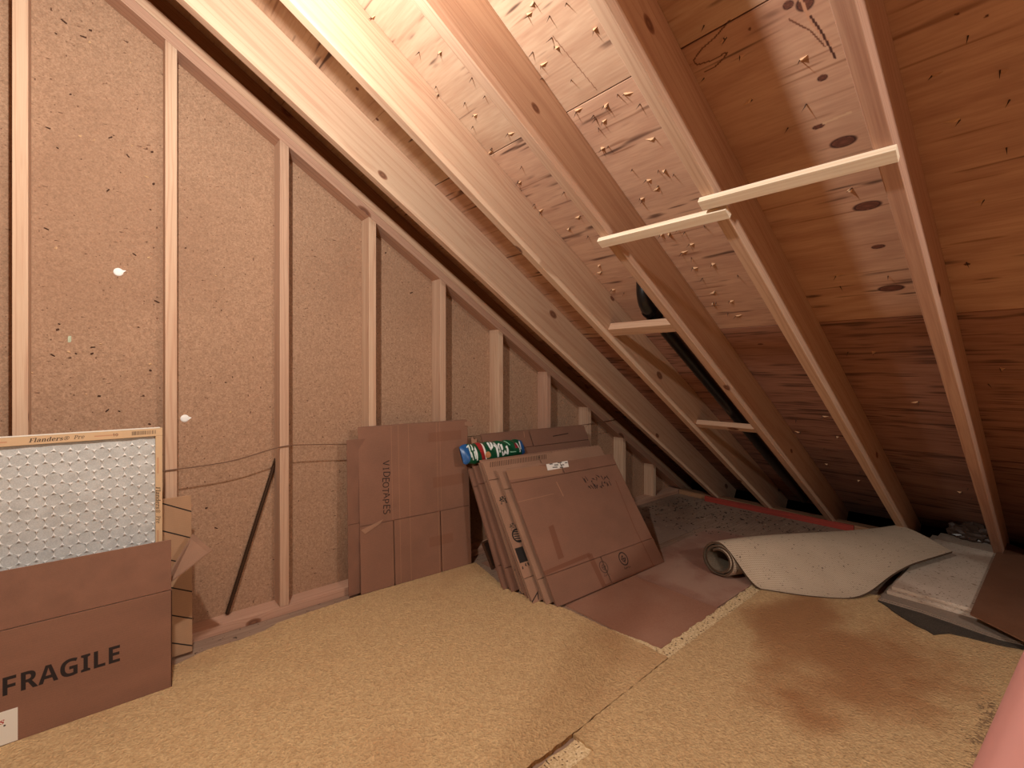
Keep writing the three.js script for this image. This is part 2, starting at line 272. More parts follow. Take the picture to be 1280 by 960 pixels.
// carpet
TX.carpet = dataTex(1024, 1024, (u, v) => {
  const f = vnoise(u * 340, v * 340, 340, 340, 61), f2 = vnoise(u * 170, v * 170, 170, 170, 62), f3 = vnoise(u * 60, v * 60, 60, 60, 66), b = fbm(u, v, 4, 4, 4, 63);
  let c = mix3([166, 132, 90], [220, 188, 140], 0.42 * f + 0.34 * f2 + 0.08 * f3 + 0.08); return mix3(c, [176, 134, 92], 0.4 * sstep(0.48, 0.75, b));
});
TX.carpet.repeat.set(1 / 1.2, 1 / 1.2);
TX.carpetB = dataTex(1024, 1024, (u, v) => { const g = 255 * (0.5 * vnoise(u * 340, v * 340, 340, 340, 61) + 0.35 * vnoise(u * 170, v * 170, 170, 170, 62) + 0.06 * vnoise(u * 40, v * 40, 40, 40, 64)); return [g, g, g]; }, false);
TX.carpetB.repeat.set(1 / 1.2, 1 / 1.2);
M.carpet = mat({ map: TX.carpet, bumpMap: TX.carpetB, bumpScale: 0.006, roughness: 1 });
// the right-hand piece carries brown stains: one texture over x 0..3, w -1..1
TX.stained = dataTex(1536, 1024, (u, v) => {
  const x = u * 3, w = v * 2 - 1, f = vnoise(u * 850, v * 567, 850, 567, 61), f2 = vnoise(u * 425, v * 283, 425, 283, 62), f3 = vnoise(u * 150, v * 100, 150, 100, 66);
  let c = mix3([164, 130, 88], [218, 186, 138], 0.42 * f + 0.34 * f2 + 0.08 * f3 + 0.08);
  const n = fbm(u, v, 7, 5, 5, 67), n2 = fbm(u, v, 22, 15, 3, 68);
  const blob = (cx, cw, rx, rw) => Math.exp(-(((x - cx) / rx) ** 2) - (((w - cw) / rw) ** 2));
  const st = 1.15 * blob(1.9, 0.48, 0.5, 0.26) + 0.75 * blob(2.15, 0.78, 0.35, 0.12) + 0.8 * blob(2.35, 0.3, 0.2, 0.15) + 0.5 * blob(1.3, 0.66, 0.2, 0.1);
  c = mix3(c, [150, 102, 62], clamp(sstep(0.25, 0.95, st * 0.7 + (n - 0.5) * 1.5 + (n2 - 0.5) * 0.7)) * 0.8);
  const dirt = blob(1.95, 0.16, 0.3, 0.07), sp = vnoise(u * 620, v * 413, 620, 413, 69) * 0.6 + 0.4 * vnoise(u * 120, v * 80, 120, 80, 70); if (dirt * 0.7 + sp > 1.12) c = mix3(c, [100, 76, 54], 0.6);
  return c;
});
TX.stainedB = TX.carpetB.clone(); TX.stainedB.repeat.set(3 / 1.2, 2 / 1.2); TX.stainedB.needsUpdate = true;
M.stained = mat({ map: TX.stained, bumpMap: TX.stainedB, bumpScale: 0.006, roughness: 1 });
TX.backing = dataTex(256, 256, (u, v) => { const a = vnoise(u * 64, v * 64, 64, 64, 77), d = vnoise(u * 40, v * 40, 40, 40, 78); const c = mix3([190, 160, 116], [232, 210, 168], a); return d > 0.8 ? mix3(c, [104, 78, 52], sstep(0.8, 0.92, d)) : c; });
TX.backing.repeat.set(4, 4);
M.backing = mat({ map: TX.backing, bumpMap: TX.backing, bumpScale: 0.003, roughness: 1 });
function ragged(pts, amp, step) {                                           // polygon outline with frayed edges
  const out = [];
  for (let i = 0; i < pts.length; i++) {
    const [ax, ay] = pts[i], [bx, by] = pts[(i + 1) % pts.length], L = Math.hypot(bx - ax, by - ay), n = Math.max(1, Math.round(L / step)), nx = -(by - ay) / L, ny = (bx - ax) / L;
    for (let k = 0; k < n; k++) { const t = k / n, j = k ? rr(-amp, amp) : 0; out.push([lerp(ax, bx, t) + nx * j, lerp(ay, by, t) + ny * j]); }
  }
  return out;
}
function flatPiece(pts, th, uvf) {                                           // pts are (x, w); lies on y = 0
  const sh = new THREE.Shape(pts.map(([x, w]) => new THREE.Vector2(x, w))), g = new THREE.ExtrudeGeometry(sh, { depth: th, bevelEnabled: false });
  if (uvf) { const p = g.attributes.position, uv = g.attributes.uv; for (let i = 0; i < p.count; i++) { const [u, v] = uvf(p.getX(i), p.getY(i)); uv.setXY(i, u, v); } }
  g.rotateX(-Math.PI / 2); return g;
}
{
  const a = thing('carpet', 'gold carpet piece running along the framed wall under the cardboard', 'carpet');
  part('pile', flatPiece(ragged([[-2.55, 0.950], [1.0, 0.9505], [1.585, 0.9765], [1.588, 1.08], [1.575, 1.25], [1.565, 1.47], [1.52, 1.6], [1.49, 1.8], [1.545, 2.06], [1.56, 2.15], [0.9, 2.185], [0.56, 2.172], [0.5, 2.14], [0.42, 2.13], [0.3, 2.135], [0.2, 2.10], [-2.55, 2.12]], 0.0025, 0.012), 0.013), M.carpet, a);
  part('backing_edge', flatPiece(ragged([[1.58, 0.99], [1.625, 1.0], [1.615, 1.12], [1.59, 1.24], [1.575, 1.1]], 0.004, 0.015), 0.006), M.backing, a);
  const b = thing('carpet', 'gold carpet piece with brown stains reaching to the stacked tiles', 'carpet');
  part('pile', flatPiece(ragged([[-2.55, -2.25], [2.95, -2.25], [2.95, 0.1], [2.8, 0.35], [2.78, 0.6], [2.6, 0.985], [2.45, 0.988], [1.585, 0.974], [1.04, 0.9495], [1.04, 0.872], [0.4, 0.868], [0.4, 0.948], [-2.55, 0.9475]], 0.0025, 0.012), 0.013, (x, w) => [x / 3, (w + 1) / 2]), M.stained, b);
  part('backing_edge', flatPiece(ragged([[1.585, 0.972], [2.5, 0.99], [2.5, 1.045], [1.61, 1.03]], 0.005, 0.02), 0.0075), M.backing, b);
  part('backing_strip', flatPiece(ragged([[0.4, 0.866], [1.043, 0.868], [1.043, 0.938], [0.4, 0.936]], 0.003, 0.02), 0.006), M.backing, b);
}

// ---------------------------------------------------------------- eave
{
  const e = thing('eave_plate', 'dusty pine plate lying along the foot of the rafters', 'plate', [3.795, 0, 0]);
  const p = part('board', lumber(4.4, 0.04, 0.085), M.old, e); p.rotation.y = Math.PI / 2; p.position.set(0.05, 0.02, -(2.24 - 2.2));
  const r = thing('red_board', 'red painted board against the plate at the foot of the rafters', 'board', [3.776, 0, 0]);
  TX.red = woodTex(131, [166, 58, 42], [116, 42, 32], 10, 1.5, []); const q = part('board', lumber(1.02, 0.042, 0.018), mat({ map: TX.red, roughness: 0.7 }), r); q.rotation.y = Math.PI / 2 + 0.03; q.position.set(0.0, 0.021, -1.47);
}

// ---------------------------------------------------------------- lath strips and blocks on the rafters
function slopeBar(label, s, n, wa, wb, ls, th, m, turn = 0, grp) {
  const o = thing('lath_strip', label, 'wood strip', [0, 0, 0], grp); placeSlope(o, s, n, (wa + wb) / 2);
  const b = part('strip', lumber(Math.abs(wa - wb), th, ls, 0.0015), m, o); b.rotation.y = Math.PI / 2 + turn; b.position.set(ls / 2, th / 2, 0); return o;
}
M.lath = mat({ map: woodTex(141, [236, 218, 192], [216, 186, 152], 8, 1.2, []) });
slopeBar('pale wood strip nailed under two rafters with its end lapped by the longer strip', 1.613, -0.0195, 1.123, 0.655, 0.036, 0.019, M.lath, 0.012);
slopeBar('long pale wood strip nailed under the rafters nearest the plywood knots', 1.568, -0.0195, 0.716, 0.258, 0.036, 0.019, M.lath, 0.02);
const bay = [RAFT[1] - 0.0195, RAFT[2] + 0.0195];
slopeBar('short wood block between rafters below the black pipe elbow', 2.19, 0.03, bay[0], bay[1], 0.055, 0.038, M.pineA);
slopeBar('short wood block between rafters across the lower black pipe', 3.17, 0.03, bay[0], bay[1], 0.045, 0.03, M.pineA);

// ---------------------------------------------------------------- black vent pipe
{
  M.abs = mat({ color: 0x0c0c0d, roughness: 0.32 });
  const o = thing('vent_pipe', 'black plastic vent pipe with an elbow between two rafters', 'pipe');
  const w = 1.275, n = 0.118, bend = slopePt(2.13, n, w), top = bend.clone().add(new THREE.Vector3(0, 0.11, 0)), low = slopePt(4.45, n, w), dir = low.clone().sub(bend).normalize();
  const a = bend.clone().addScaledVector(dir, 0.055);
  part('pipe', new THREE.TubeGeometry(new THREE.LineCurve3(a, low), 2, 0.030, 20), M.abs, o);
  const el = new THREE.CurvePath(); el.add(new THREE.LineCurve3(top.clone().add(new THREE.Vector3(0, 0.16, 0)), top.clone().add(new THREE.Vector3(0, -0.04, 0)))); el.add(new THREE.QuadraticBezierCurve3(top.clone().add(new THREE.Vector3(0, -0.04, 0)), bend, a));
  part('elbow', new THREE.TubeGeometry(el, 40, 0.0335, 20), M.abs, o);
  for (const t of [0.0, 0.05]) { const c0 = a.clone().addScaledVector(dir, t - 0.006), c1 = c0.clone().addScaledVector(dir, 0.012); part('hub_ring', new THREE.TubeGeometry(new THREE.LineCurve3(c0, c1), 1, 0.0375, 20), M.abs, o); const lip = part('hub_lip', new THREE.TorusGeometry(0.035, 0.003, 6, 24), M.abs, o); lip.position.copy(c1); lip.quaternion.setFromUnitVectors(new THREE.Vector3(0, 0, 1), dir); }
  part('hub', new THREE.TubeGeometry(new THREE.LineCurve3(a, a.clone().addScaledVector(dir, 0.05)), 1, 0.0355, 20), M.abs, o);
}

// ---------------------------------------------------------------- lamp: the bare bulb that lights the attic, above the view
function bulbLamp(label, P, power) {
  const o = thing('bare_bulb_lamp', label, 'lamp', P.toArray()), top = ORIGIN_Y - 0.625 * P.x + 0.03 - P.y;
  part('bulb', new THREE.SphereGeometry(0.03, 20, 14), new THREE.MeshStandardMaterial({ color: 0xffffff, emissive: BULB_COLOR, emissiveIntensity: 6 }), o);
  part('socket', new THREE.LatheGeometry([[0.0, 0.095], [0.014, 0.094], [0.02, 0.08], [0.021, 0.035], [0.017, 0.026], [0.0, 0.026]].map(([a, b]) => new THREE.Vector2(a, b)), 20), mat({ color: 0x1c1a19, roughness: 0.5 }), o);
  part('cord', new THREE.CylinderGeometry(0.003, 0.003, top - 0.094, 8), mat({ color: 0x2a2522 }), o).position.y = (top + 0.094) / 2;
  const l = new THREE.PointLight(BULB_COLOR, power, 0, 2); l.castShadow = true; l.shadow.radius = 1.5; l.shadow.mapSize.set(2048, 2048); l.shadow.bias = -0.0005; o.add(l);
}
bulbLamp('bare bulb hanging on a cord in front of the framed wall', BULB, BULB_POWER);
bulbLamp('bare bulb hanging on a cord near the end wall behind the viewer', BULB2, BULB2_POWER);

// ---------------------------------------------------------------- cardboard
const CARD = [[142, 103, 82], [134, 95, 75], [156, 118, 94], [128, 90, 71]];
function cardTex(W, L, tone, s, draw, ppm = 1100) {
  const c = Math.min(ppm, 2000 / Math.max(W, L));
  return canvasTex(Math.round(W * c), Math.round(L * c), (g, w, h) => {
    const im = g.createImageData(w, h), b = CARD[tone];
    for (let y = 0; y < h; y++) for (let x = 0; x < w; x++) {
      const u = x / w, v = y / h, f = hash(x >> 1, y >> 1, s) - 0.5, flute = Math.sin(y / c * 6.2832 / 0.0075), n = fbm(u, v, 5, 5, 3, s), i = (y * w + x) * 4, k = 1 + 0.07 * f + 0.012 * flute + 0.14 * (n - 0.5);
      im.data[i] = clamp(b[0] * k, 0, 255); im.data[i + 1] = clamp(b[1] * k, 0, 255); im.data[i + 2] = clamp(b[2] * k, 0, 255); im.data[i + 3] = 255;
    }
    g.putImageData(im, 0, 0);
    if (draw) draw(g, c, (m) => h - m * c);
  });
}
const cardMats = CARD.map((_, i) => mat({ map: (() => { const t = cardTex(0.5, 0.5, i, 200 + i); t.wrapS = t.wrapT = THREE.RepeatWrapping; t.repeat.set(2, 2); return t; })(), roughness: 0.9 }));
function scrawl(g, text, x, y, size, width, jitter, s) {                      // felt pen capitals, one by one
  let pos = x; const step = width / text.length;
  for (let i = 0; i < text.length; i++) { g.save(); g.translate(pos + step / 2, y + (hash(i, 1, s) - 0.5) * jitter * 2); g.rotate((hash(i, 2, s) - 0.5) * 0.25); g.font = `${size * (0.92 + 0.2 * hash(i, 3, s))}px sans-serif`; g.textAlign = 'center'; g.fillText(text[i], 0, 0); g.restore(); pos += step; }
}
function squiggle(g, x, y, size, width, count, s, lw) {                    // pen strokes too blurred to read
  g.strokeStyle = '#241713'; g.lineWidth = lw; const st = width / count;
  for (let i = 0; i < count; i++) { g.beginPath(); for (let k = 0; k < 4; k++) { const a = x + st * (i + 0.1 + 0.7 * hash(i, k, s)), b = y - size * hash(k, i, s + 3); if (k) g.lineTo(a, b); else g.moveTo(a, b); } g.stroke(); }
}
// plane of a leaning board: pixel -> position on the board in metres
function boardMap(xl, wb, lean) { return (px, py) => { const d = ray(px, py), ny = Math.sin(lean), nz = Math.cos(lean); /* normal (0, ny, nz), nz toward room */ const t = (ny * (0 - EYE) + nz * (-wb)) / (ny * d[1] - nz * d[2]); const y = EYE + d[1] * t; return [d[0] * t - xl, y / Math.cos(lean)]; }; }
function leaning(name, label, xl, wb, lean, yaw, group, y = 0.0138) { const o = thing(name, label, 'cardboard', [xl, y, -wb], group); o.rotation.order = 'YXZ'; o.rotation.set(-lean, yaw, 0); return o; }
// a flattened carton: front layer with flap rows and slots, back layer behind it
function flatCarton(o, W, L, m, { top = 0.09, bottom = 0.12, slots = [0.5], gap = 0.004, th = 0.004, back = cardMats[1], backUp = 0.0 }) {
  const z = -(th + gap), bg = slab(0.004, backUp, W - 0.003, L + backUp, th, 0.5, 0.5); bg.translate(0, 0, z); part('back_sheet', bg, back, o);
  const e = 0.0012, sl = 0.003, rows = []; if (bottom) rows.push([0, bottom - e, 1]); rows.push([bottom ? bottom + e : 0, top ? L - top - e : L, 0]); if (top) rows.push([L - top + e, L, 1]);
  for (const [y0, y1, flap] of rows) {
    const xs = [0, ...(flap ? slots.map((k) => k * W) : []), W];
    for (let i = 0; i < xs.length - 1; i++) { const g = slab(xs[i] + (i ? sl : 0), y0, xs[i + 1] - (i < xs.length - 2 ? sl : 0), y1, th, W, L); const q = part(flap ? 'flap' : 'front_sheet', g, m, o); if (flap) q.position.z = 0.0012 * (i % 2); }
  }
  const fold = (x) => { const g = slab(x, 0, x + 0.0035, L, th + gap, 0.5, 0.5); part('folded_edge', g, back, o); }; fold(W - 0.0035);
  return o;
}
// --- carton marked VIDEOTAPES and the one behind it
{
  const W = 0.612, L = 0.782, xl = 0.925, wb = 2.184, lean = 0.058, yaw = -0.05 + 0.0;
  const tex = cardTex(W, L, 1, 301, (g, c, Y) => {
    const X = (m) => m * c; g.globalAlpha = 0.35; g.strokeStyle = '#c9976c'; g.lineWidth = 2.5;
    for (const x of [0.163, 0.2, 0.255, 0.415, 0.435]) { g.beginPath(); g.moveTo(X(x), Y(0)); g.lineTo(X(x + 0.004), Y(L)); g.stroke(); }
    g.fillStyle = '#7b4c36'; g.globalAlpha = 0.35; for (const [x, y, w, h] of [[0.37, 0.68, 0.2, 0.05], [0.39, 0.44, 0.19, 0.055], [0.36, 0.14, 0.14, 0.05]]) g.fillRect(X(x), Y(y + h), w * c, h * c);
    g.globalAlpha = 0.92; g.fillStyle = '#1c120e'; g.save(); g.translate(X(0.122), Y(0.612)); g.rotate(Math.PI / 2 + 0.03); scrawl(g, 'VIDEOTAPES', 0, 0, 0.046 * c, 0.262 * c, 0.004 * c, 5); g.restore();
  });
  const o = leaning('flattened_carton', 'flattened brown carton with VIDEOTAPES written down its side against the studs', xl, wb, lean, -0.06);
  flatCarton(o, W, L, mat({ map: tex, roughness: 0.9 }), { top: 0, bottom: 0.315, slots: [0.275, 0.7], gap: 0.006, backUp: -0.004 + 0.008 });
  const tear = new THREE.Shape([[0, 0], [0.11, 0.03], [0.095, 0.012], [0.02, -0.022]].map(([a, b]) => new THREE.Vector2(a, b))), tg = new THREE.ExtrudeGeometry(tear, { depth: 0.002, bevelEnabled: false }); tg.translate(0.004, 0.3, 0.0005); part('torn_corner', tg, cardMats[2], o);
  const tc = new THREE.Shape([[0, 0], [0.045, -0.006], [0.05, 0.004], [0.03, 0.012], [0.036, 0.024], [0, 0.02]].map(([a, b]) => new THREE.Vector2(a, b))), cg = new THREE.ExtrudeGeometry(tc, { depth: 0.003, bevelEnabled: false }); cg.translate(W - 0.02, L - 0.03, 0.001); part('torn_corner', cg, cardMats[2], o);
  const b = leaning('flattened_carton', 'narrow edge of a blank brown carton tucked behind the videotape carton', 0.872, 2.204, 0.03, -0.02);
  flatCarton(b, 0.56, 0.728, cardMats[3], { top: 0, bottom: 0.33, slots: [], gap: 0.003 });
}
// --- the stack of flattened cartons leaning by the brown hardboard
{
  const d = (a) => a * Math.PI / 180;
  const specs = [  // xl, width, wb, length, lean deg, tone, flap rows
    { xl: 1.543, W: 0.832, wb: 1.503, L: 0.664, lean: 34.2, tone: 1, label: 'front carton of the leaning stack with handwriting and a white label', draw: 'front' },
    { xl: 1.522, W: 0.84, wb: 1.55, L: 0.655, lean: 34.2, tone: 2, label: 'blank pale carton directly behind the front carton of the leaning stack' },
    { xl: 1.482, W: 0.925, wb: 1.598, L: 0.702, lean: 34.3, tone: 2, label: 'flattened carton with serrated top edge and black printed marks on its edge', draw: 'marks' },
    { xl: 1.497, W: 0.86, wb: 1.652, L: 0.69, lean: 33, tone: 0, label: 'pale flattened carton with a row of dark dashes along its top' , draw: 'dash' },
    { xl: 1.508, W: 0.84, wb: 1.70, L: 0.66, lean: 32, tone: 2, label: 'flattened brown carton squeezed in the middle of the leaning stack' },
    { xl: 1.482, W: 0.80, wb: 1.745, L: 0.64, lean: 31, tone: 3, label: 'dark flattened carton behind the middle of the leaning stack' },
    { xl: 1.468, W: 0.78, wb: 1.79, L: 0.615, lean: 29.8, tone: 3, label: 'flattened carton with the leftmost edge of the leaning stack beside the videotape carton' },
    { xl: 1.625, W: 0.86, wb: 1.86, L: 0.765, lean: 26, tone: 3, label: 'tallest flattened carton at the back of the leaning stack', draw: 'slot' },
  ];
  for (const sp of specs) {
    const map = boardMap(sp.xl, sp.wb, d(sp.lean));
    const tex = cardTex(sp.W, sp.L, sp.tone, 320 + Math.round(sp.wb * 100), (g, c, Y) => {
      const X = (m) => m * c, at = (px, py) => { const [x, y] = map(px, py); return [X(x), Y(y)]; };
      const poly = (pts, fill, a) => { g.globalAlpha = a; g.fillStyle = fill; g.beginPath(); pts.forEach((p, i) => { const [x, y] = at(...p); if (i) g.lineTo(x, y); else g.moveTo(x, y); }); g.fill(); g.globalAlpha = 1; };
      const line = (pts, stroke, w, a) => { g.globalAlpha = a; g.strokeStyle = stroke; g.lineWidth = w * c; g.beginPath(); pts.forEach((p, i) => { const [x, y] = at(...p); if (i) g.lineTo(x, y); else g.moveTo(x, y); }); g.stroke(); g.globalAlpha = 1; };
      if (sp.draw === 'front') {
        poly([[622, 606], [700, 594], [700, 588], [660, 584], [622, 590]], '#b48d66', 0.35);                       // worn paper under the top flap
        poly([[679, 580], [706, 578], [708, 586], [682, 591]], '#e9e4da', 1);                                       // address label
        for (const [px, py, w] of [[684, 583, 4], [690, 584, 5], [694, 581, 5], [698, 584, 4], [703, 581, 3], [688, 587, 6], [697, 587, 4]]) line([[px, py], [px + w, py - 0.6]], '#45403c', 0.006, 0.85);
        poly([[684, 662], [690, 659], [704, 700], [697, 703]], '#6f3f29', 0.5); poly([[677, 719], [735, 693], [737, 698], [679, 724]], '#6f3f29', 0.5);       // old tape
        poly([[732, 696], [738, 694], [757, 735], [752, 737]], '#6f3f29', 0.5); poly([[755, 733], [815, 706], [817, 709], [758, 738]], '#6f3f29', 0.45);
        line([[766, 602], [790, 660], [814, 708]], '#6f3f29', 0.006, 0.6); line([[693, 605], [702, 623]], '#c99a73', 0.004, 0.6); line([[640, 633], [690, 620]], '#c99a73', 0.003, 0.35);
        g.fillStyle = '#241713'; g.globalAlpha = 0.85; let [tx, ty] = at(728, 606), [t2, t2y] = at(762, 599); const ang = Math.atan2(t2y - ty, t2 - tx);
        g.save(); g.translate(tx, ty); g.rotate(ang); squiggle(g, 0, 0, 0.03 * c, 0.215 * c, 9, 9, 0.005 * c); squiggle(g, 0.012 * c, 0.044 * c, 0.036 * c, 0.2 * c, 9, 12, 0.0055 * c); g.restore();
        for (const [px, py, r, a] of [[777, 700, 0.03, 0.85], [753, 711, 0.026, 0.4]]) { const [x, y] = at(px, py); g.globalAlpha = a; g.strokeStyle = '#1c1512'; g.lineWidth = 0.006 * c; g.beginPath(); g.ellipse(x, y, r * c, r * c * 1.05, 0, 0, 7); g.stroke(); g.lineWidth = 0.004 * c; g.beginPath(); g.moveTo(x - r * 0.6 * c, y); g.lineTo(x + r * 0.6 * c, y); g.moveTo(x, y - r * 0.6 * c); g.lineTo(x, y + r * 0.6 * c); g.arc(x, y, r * 0.45 * c, 0, 5); g.stroke(); squiggle(g, x - r * 0.8 * c, y + r * 1.7 * c, 0.01 * c, r * 1.6 * c, 5, 31, 0.003 * c); }
        g.globalAlpha = 1;
      }
      if (sp.draw === 'marks') {
        for (const [px, py, w, h, a] of [[627, 628, 0.05, 0.034, 0.75], [640, 661, 0.05, 0.03, 0.35]]) { const [x, y] = at(px, py); g.globalAlpha = a; g.fillStyle = '#2a211b'; for (let k = 0; k < 26; k++) g.fillRect(x - w * c / 2 + hash(k, 3, 5) * w * c, y - h * c / 2 + hash(k, 4, 5) * h * c, 0.009 * c, 0.006 * c); }
        g.globalAlpha = 0.92; let [x, y] = at(646, 673); g.strokeStyle = '#15110f'; g.lineWidth = 0.008 * c; g.beginPath(); g.arc(x, y, 0.03 * c, 0, 7); g.stroke(); for (let k = 0; k < 5; k++) { g.lineWidth = 0.005 * c; g.beginPath(); g.moveTo(x - 0.022 * c, y + (k - 2) * 0.011 * c); g.lineTo(x + 0.022 * c, y + (k - 2) * 0.011 * c + 0.006 * c); g.stroke(); }
        [x, y] = at(651, 697); g.fillStyle = '#15110f'; g.fillRect(x - 0.026 * c, y - 0.035 * c, 0.05 * c, 0.07 * c); squiggle(g, x - 0.024 * c, y + 0.062 * c, 0.02 * c, 0.05 * c, 3, 33, 0.005 * c);
        [x, y] = at(671, 754); g.lineWidth = 0.005 * c; g.beginPath(); g.moveTo(x - 0.03 * c, y); g.lineTo(x + 0.02 * c, y - 0.03 * c); g.lineTo(x + 0.01 * c, y); g.stroke(); g.globalAlpha = 1;
        g.strokeStyle = '#4a2d1e'; g.lineWidth = 0.004 * c; for (let k = 0; k < 34; k++) { const u = 0.05 + k * 0.012; g.beginPath(); g.moveTo(X(u), Y(sp.L - 0.004)); g.lineTo(X(u - 0.012), Y(sp.L - 0.032)); g.stroke(); }
      }
      if (sp.draw === 'dash') { g.strokeStyle = '#3c2418'; g.lineWidth = 0.005 * c; for (let k = 0; k < 30; k++) { const u = 0.26 + k * 0.011; g.beginPath(); g.moveTo(X(u), Y(sp.L - 0.003)); g.lineTo(X(u - 0.012), Y(sp.L - 0.03)); g.stroke(); } }
      if (sp.draw === 'slot') { line([[688, 547], [707, 543]], '#2b1a12', 0.006, 0.9); line([[652, 540], [653, 549]], '#c99a73', 0.003, 0.7); }
    });
    const o = leaning('flattened_carton', sp.label, sp.xl, sp.wb, d(sp.lean), -0.012); o.rotation.z = -0.011;
    flatCarton(o, sp.W, sp.L, mat({ map: tex, roughness: 0.9 }), sp.draw === 'front' ? { top: 0.07, bottom: 0.135, slots: [0.46], gap: 0.008 } : { top: 0.1, bottom: 0.11, slots: [0.42], gap: sp.draw === 'marks' ? 0.014 : 0.01, back: cardMats[sp.tone], backUp: 0.013 });
    if (sp.draw === 'marks') {                                                   // serrated tear edge along the top
      const sh = new THREE.Shape(); sh.moveTo(0.5, 0); for (let k = 0; k <= 32; k++) { sh.lineTo(0.5 + k * 0.013, k % 2 ? 0.012 : 0.004); } sh.lineTo(0.916, 0); const g = new THREE.ExtrudeGeometry(sh, { depth: 0.004, bevelEnabled: false }); g.translate(0, sp.L, -0.0045); part('serrated_edge', g, cardMats[2], o);
    }
  }
  // dark panel on the floor between the two groups of cartons
  const f = thing('dark_panel', 'small dark wooden panel leaning behind the stack of cartons', 'panel', [1.59, 0.004, -2.03]); f.rotation.order = 'YXZ'; f.rotation.set(-0.5, 0.25, 0);
  part('panel', slab(0.012, 0.012, 0.3, 0.138, 0.008, 0.5, 0.5), mat({ color: 0x3b2519, roughness: 0.6 }), f);
  const fm = mat({ map: TX.old, color: 0x8a7664 }); for (const a of [[0, 0, 0.312, 0.012], [0, 0.138, 0.312, 0.15], [0, 0.012, 0.012, 0.138], [0.3, 0.012, 0.312, 0.138]]) { const g = slab(...a, 0.014, 0.3, 0.3); g.translate(0, 0, 0.003); part('frame', g, fm, f); }
}
// --- green packet lying on top of the stack
{
  const o = thing('snack_packet', 'green plastic packet with white lettering lying on the carton stack', 'packet', [1.435, 0.572, -2.075]); o.rotation.set(-0.45, 0.03, 0.01);
  const L = 0.45, Hh = 0.115, N = 36, R = 18, pos = [], uv = [], idx = [];
  for (let i = 0; i <= N; i++) { const t = i / N, e = Math.sqrt(Math.max(0, 1 - Math.abs(2 * t - 1) ** 6)), h = Hh / 2 * (0.78 + 0.22 * e) * lerp(1, 0.82, t), dd = 0.004 + 0.024 * e; for (let j = 0; j <= R; j++) { const a = -Math.PI / 2 + j / R * 2 * Math.PI, cr = 0.004 * Math.sin(t * 40 + a * 3) * e; pos.push(t * L, Hh / 2 + Math.sin(a) * (h + cr), Math.cos(a) * (dd + cr)); uv.push(t, j / R * 2); } }
  for (let i = 0; i < N; i++) for (let j = 0; j < R; j++) { const a = i * (R + 1) + j, b = a + R + 1; idx.push(a, b, a + 1, b, b + 1, a + 1); }
  const g = new THREE.BufferGeometry(); g.setAttribute('position', new THREE.Float32BufferAttribute(pos, 3)); g.setAttribute('uv', new THREE.Float32BufferAttribute(uv, 2)); g.setIndex(idx); g.computeVertexNormals();
  const t = canvasTex(1024, 300, (c, w, h) => {
    c.fillStyle = '#0d4f33'; c.fillRect(0, 0, w, h); c.fillStyle = '#1f5a96'; c.fillRect(0, 0, 95, h); c.fillRect(w - 90, 0, 90, h);
    c.fillStyle = '#0d4f33'; c.beginPath(); c.moveTo(60, h); c.lineTo(130, 0); c.lineTo(200, 0); c.lineTo(200, h); c.fill();
    c.strokeStyle = '#dfe8e2'; const strokes = (x, y, w, h, n, k0, lw) => { c.lineWidth = lw; c.lineCap = 'round'; for (let i = 0; i < n; i++) { c.beginPath(); const a = x + w * (i + 0.5) / n; c.moveTo(a - 18 + 30 * hash(i, 1, k0), y + h * hash(i, 2, k0)); c.lineTo(a + 18 * hash(i, 3, k0), y + h * hash(i, 4, k0)); c.lineTo(a + 24 - 30 * hash(i, 5, k0), y + h * hash(i, 6, k0)); c.stroke(); } }; strokes(85, 60, 110, 190, 5, 3, 16);
    c.fillStyle = '#a02c2c'; c.save(); c.translate(225, 0); c.rotate(-0.12); c.fillRect(0, 0, 62, 340); c.fillStyle = '#efe6da'; c.fillRect(62, 0, 22, 340); c.restore();
    c.fillStyle = '#c68a5e'; c.beginPath(); c.arc(355, 200, 38, 0, 7); c.fill();
    c.strokeStyle = '#eef2ee'; strokes(390, 40, 230, 130, 6, 7, 26); strokes(480, 140, 220, 120, 5, 11, 26);
    c.strokeStyle = '#9fd4b4'; c.lineWidth = 12; c.beginPath(); c.moveTo(700, 40); c.lineTo(750, 120); c.moveTo(720, 200); c.lineTo(830, 215); c.stroke();
    c.fillStyle = '#8f2533'; c.fillRect(820, 110, 60, 60); c.strokeStyle = '#e2e2e2'; strokes(850, 90, 90, 130, 3, 17, 18);
  });
  t.wrapS = t.wrapT = THREE.RepeatWrapping; part('wrapper', g, new THREE.MeshPhysicalMaterial({ map: t, roughness: 0.35, clearcoat: 0.3 }), o);
  const tab = new THREE.Shape([[0.085, 0.1], [0.12, 0.1], [0.128, 0.14], [0.112, 0.132], [0.1, 0.15], [0.09, 0.135]].map(([a, b]) => new THREE.Vector2(a, b))); part('torn_tab', new THREE.ExtrudeGeometry(tab, { depth: 0.002, bevelEnabled: false }), cardMats[2], o);
}

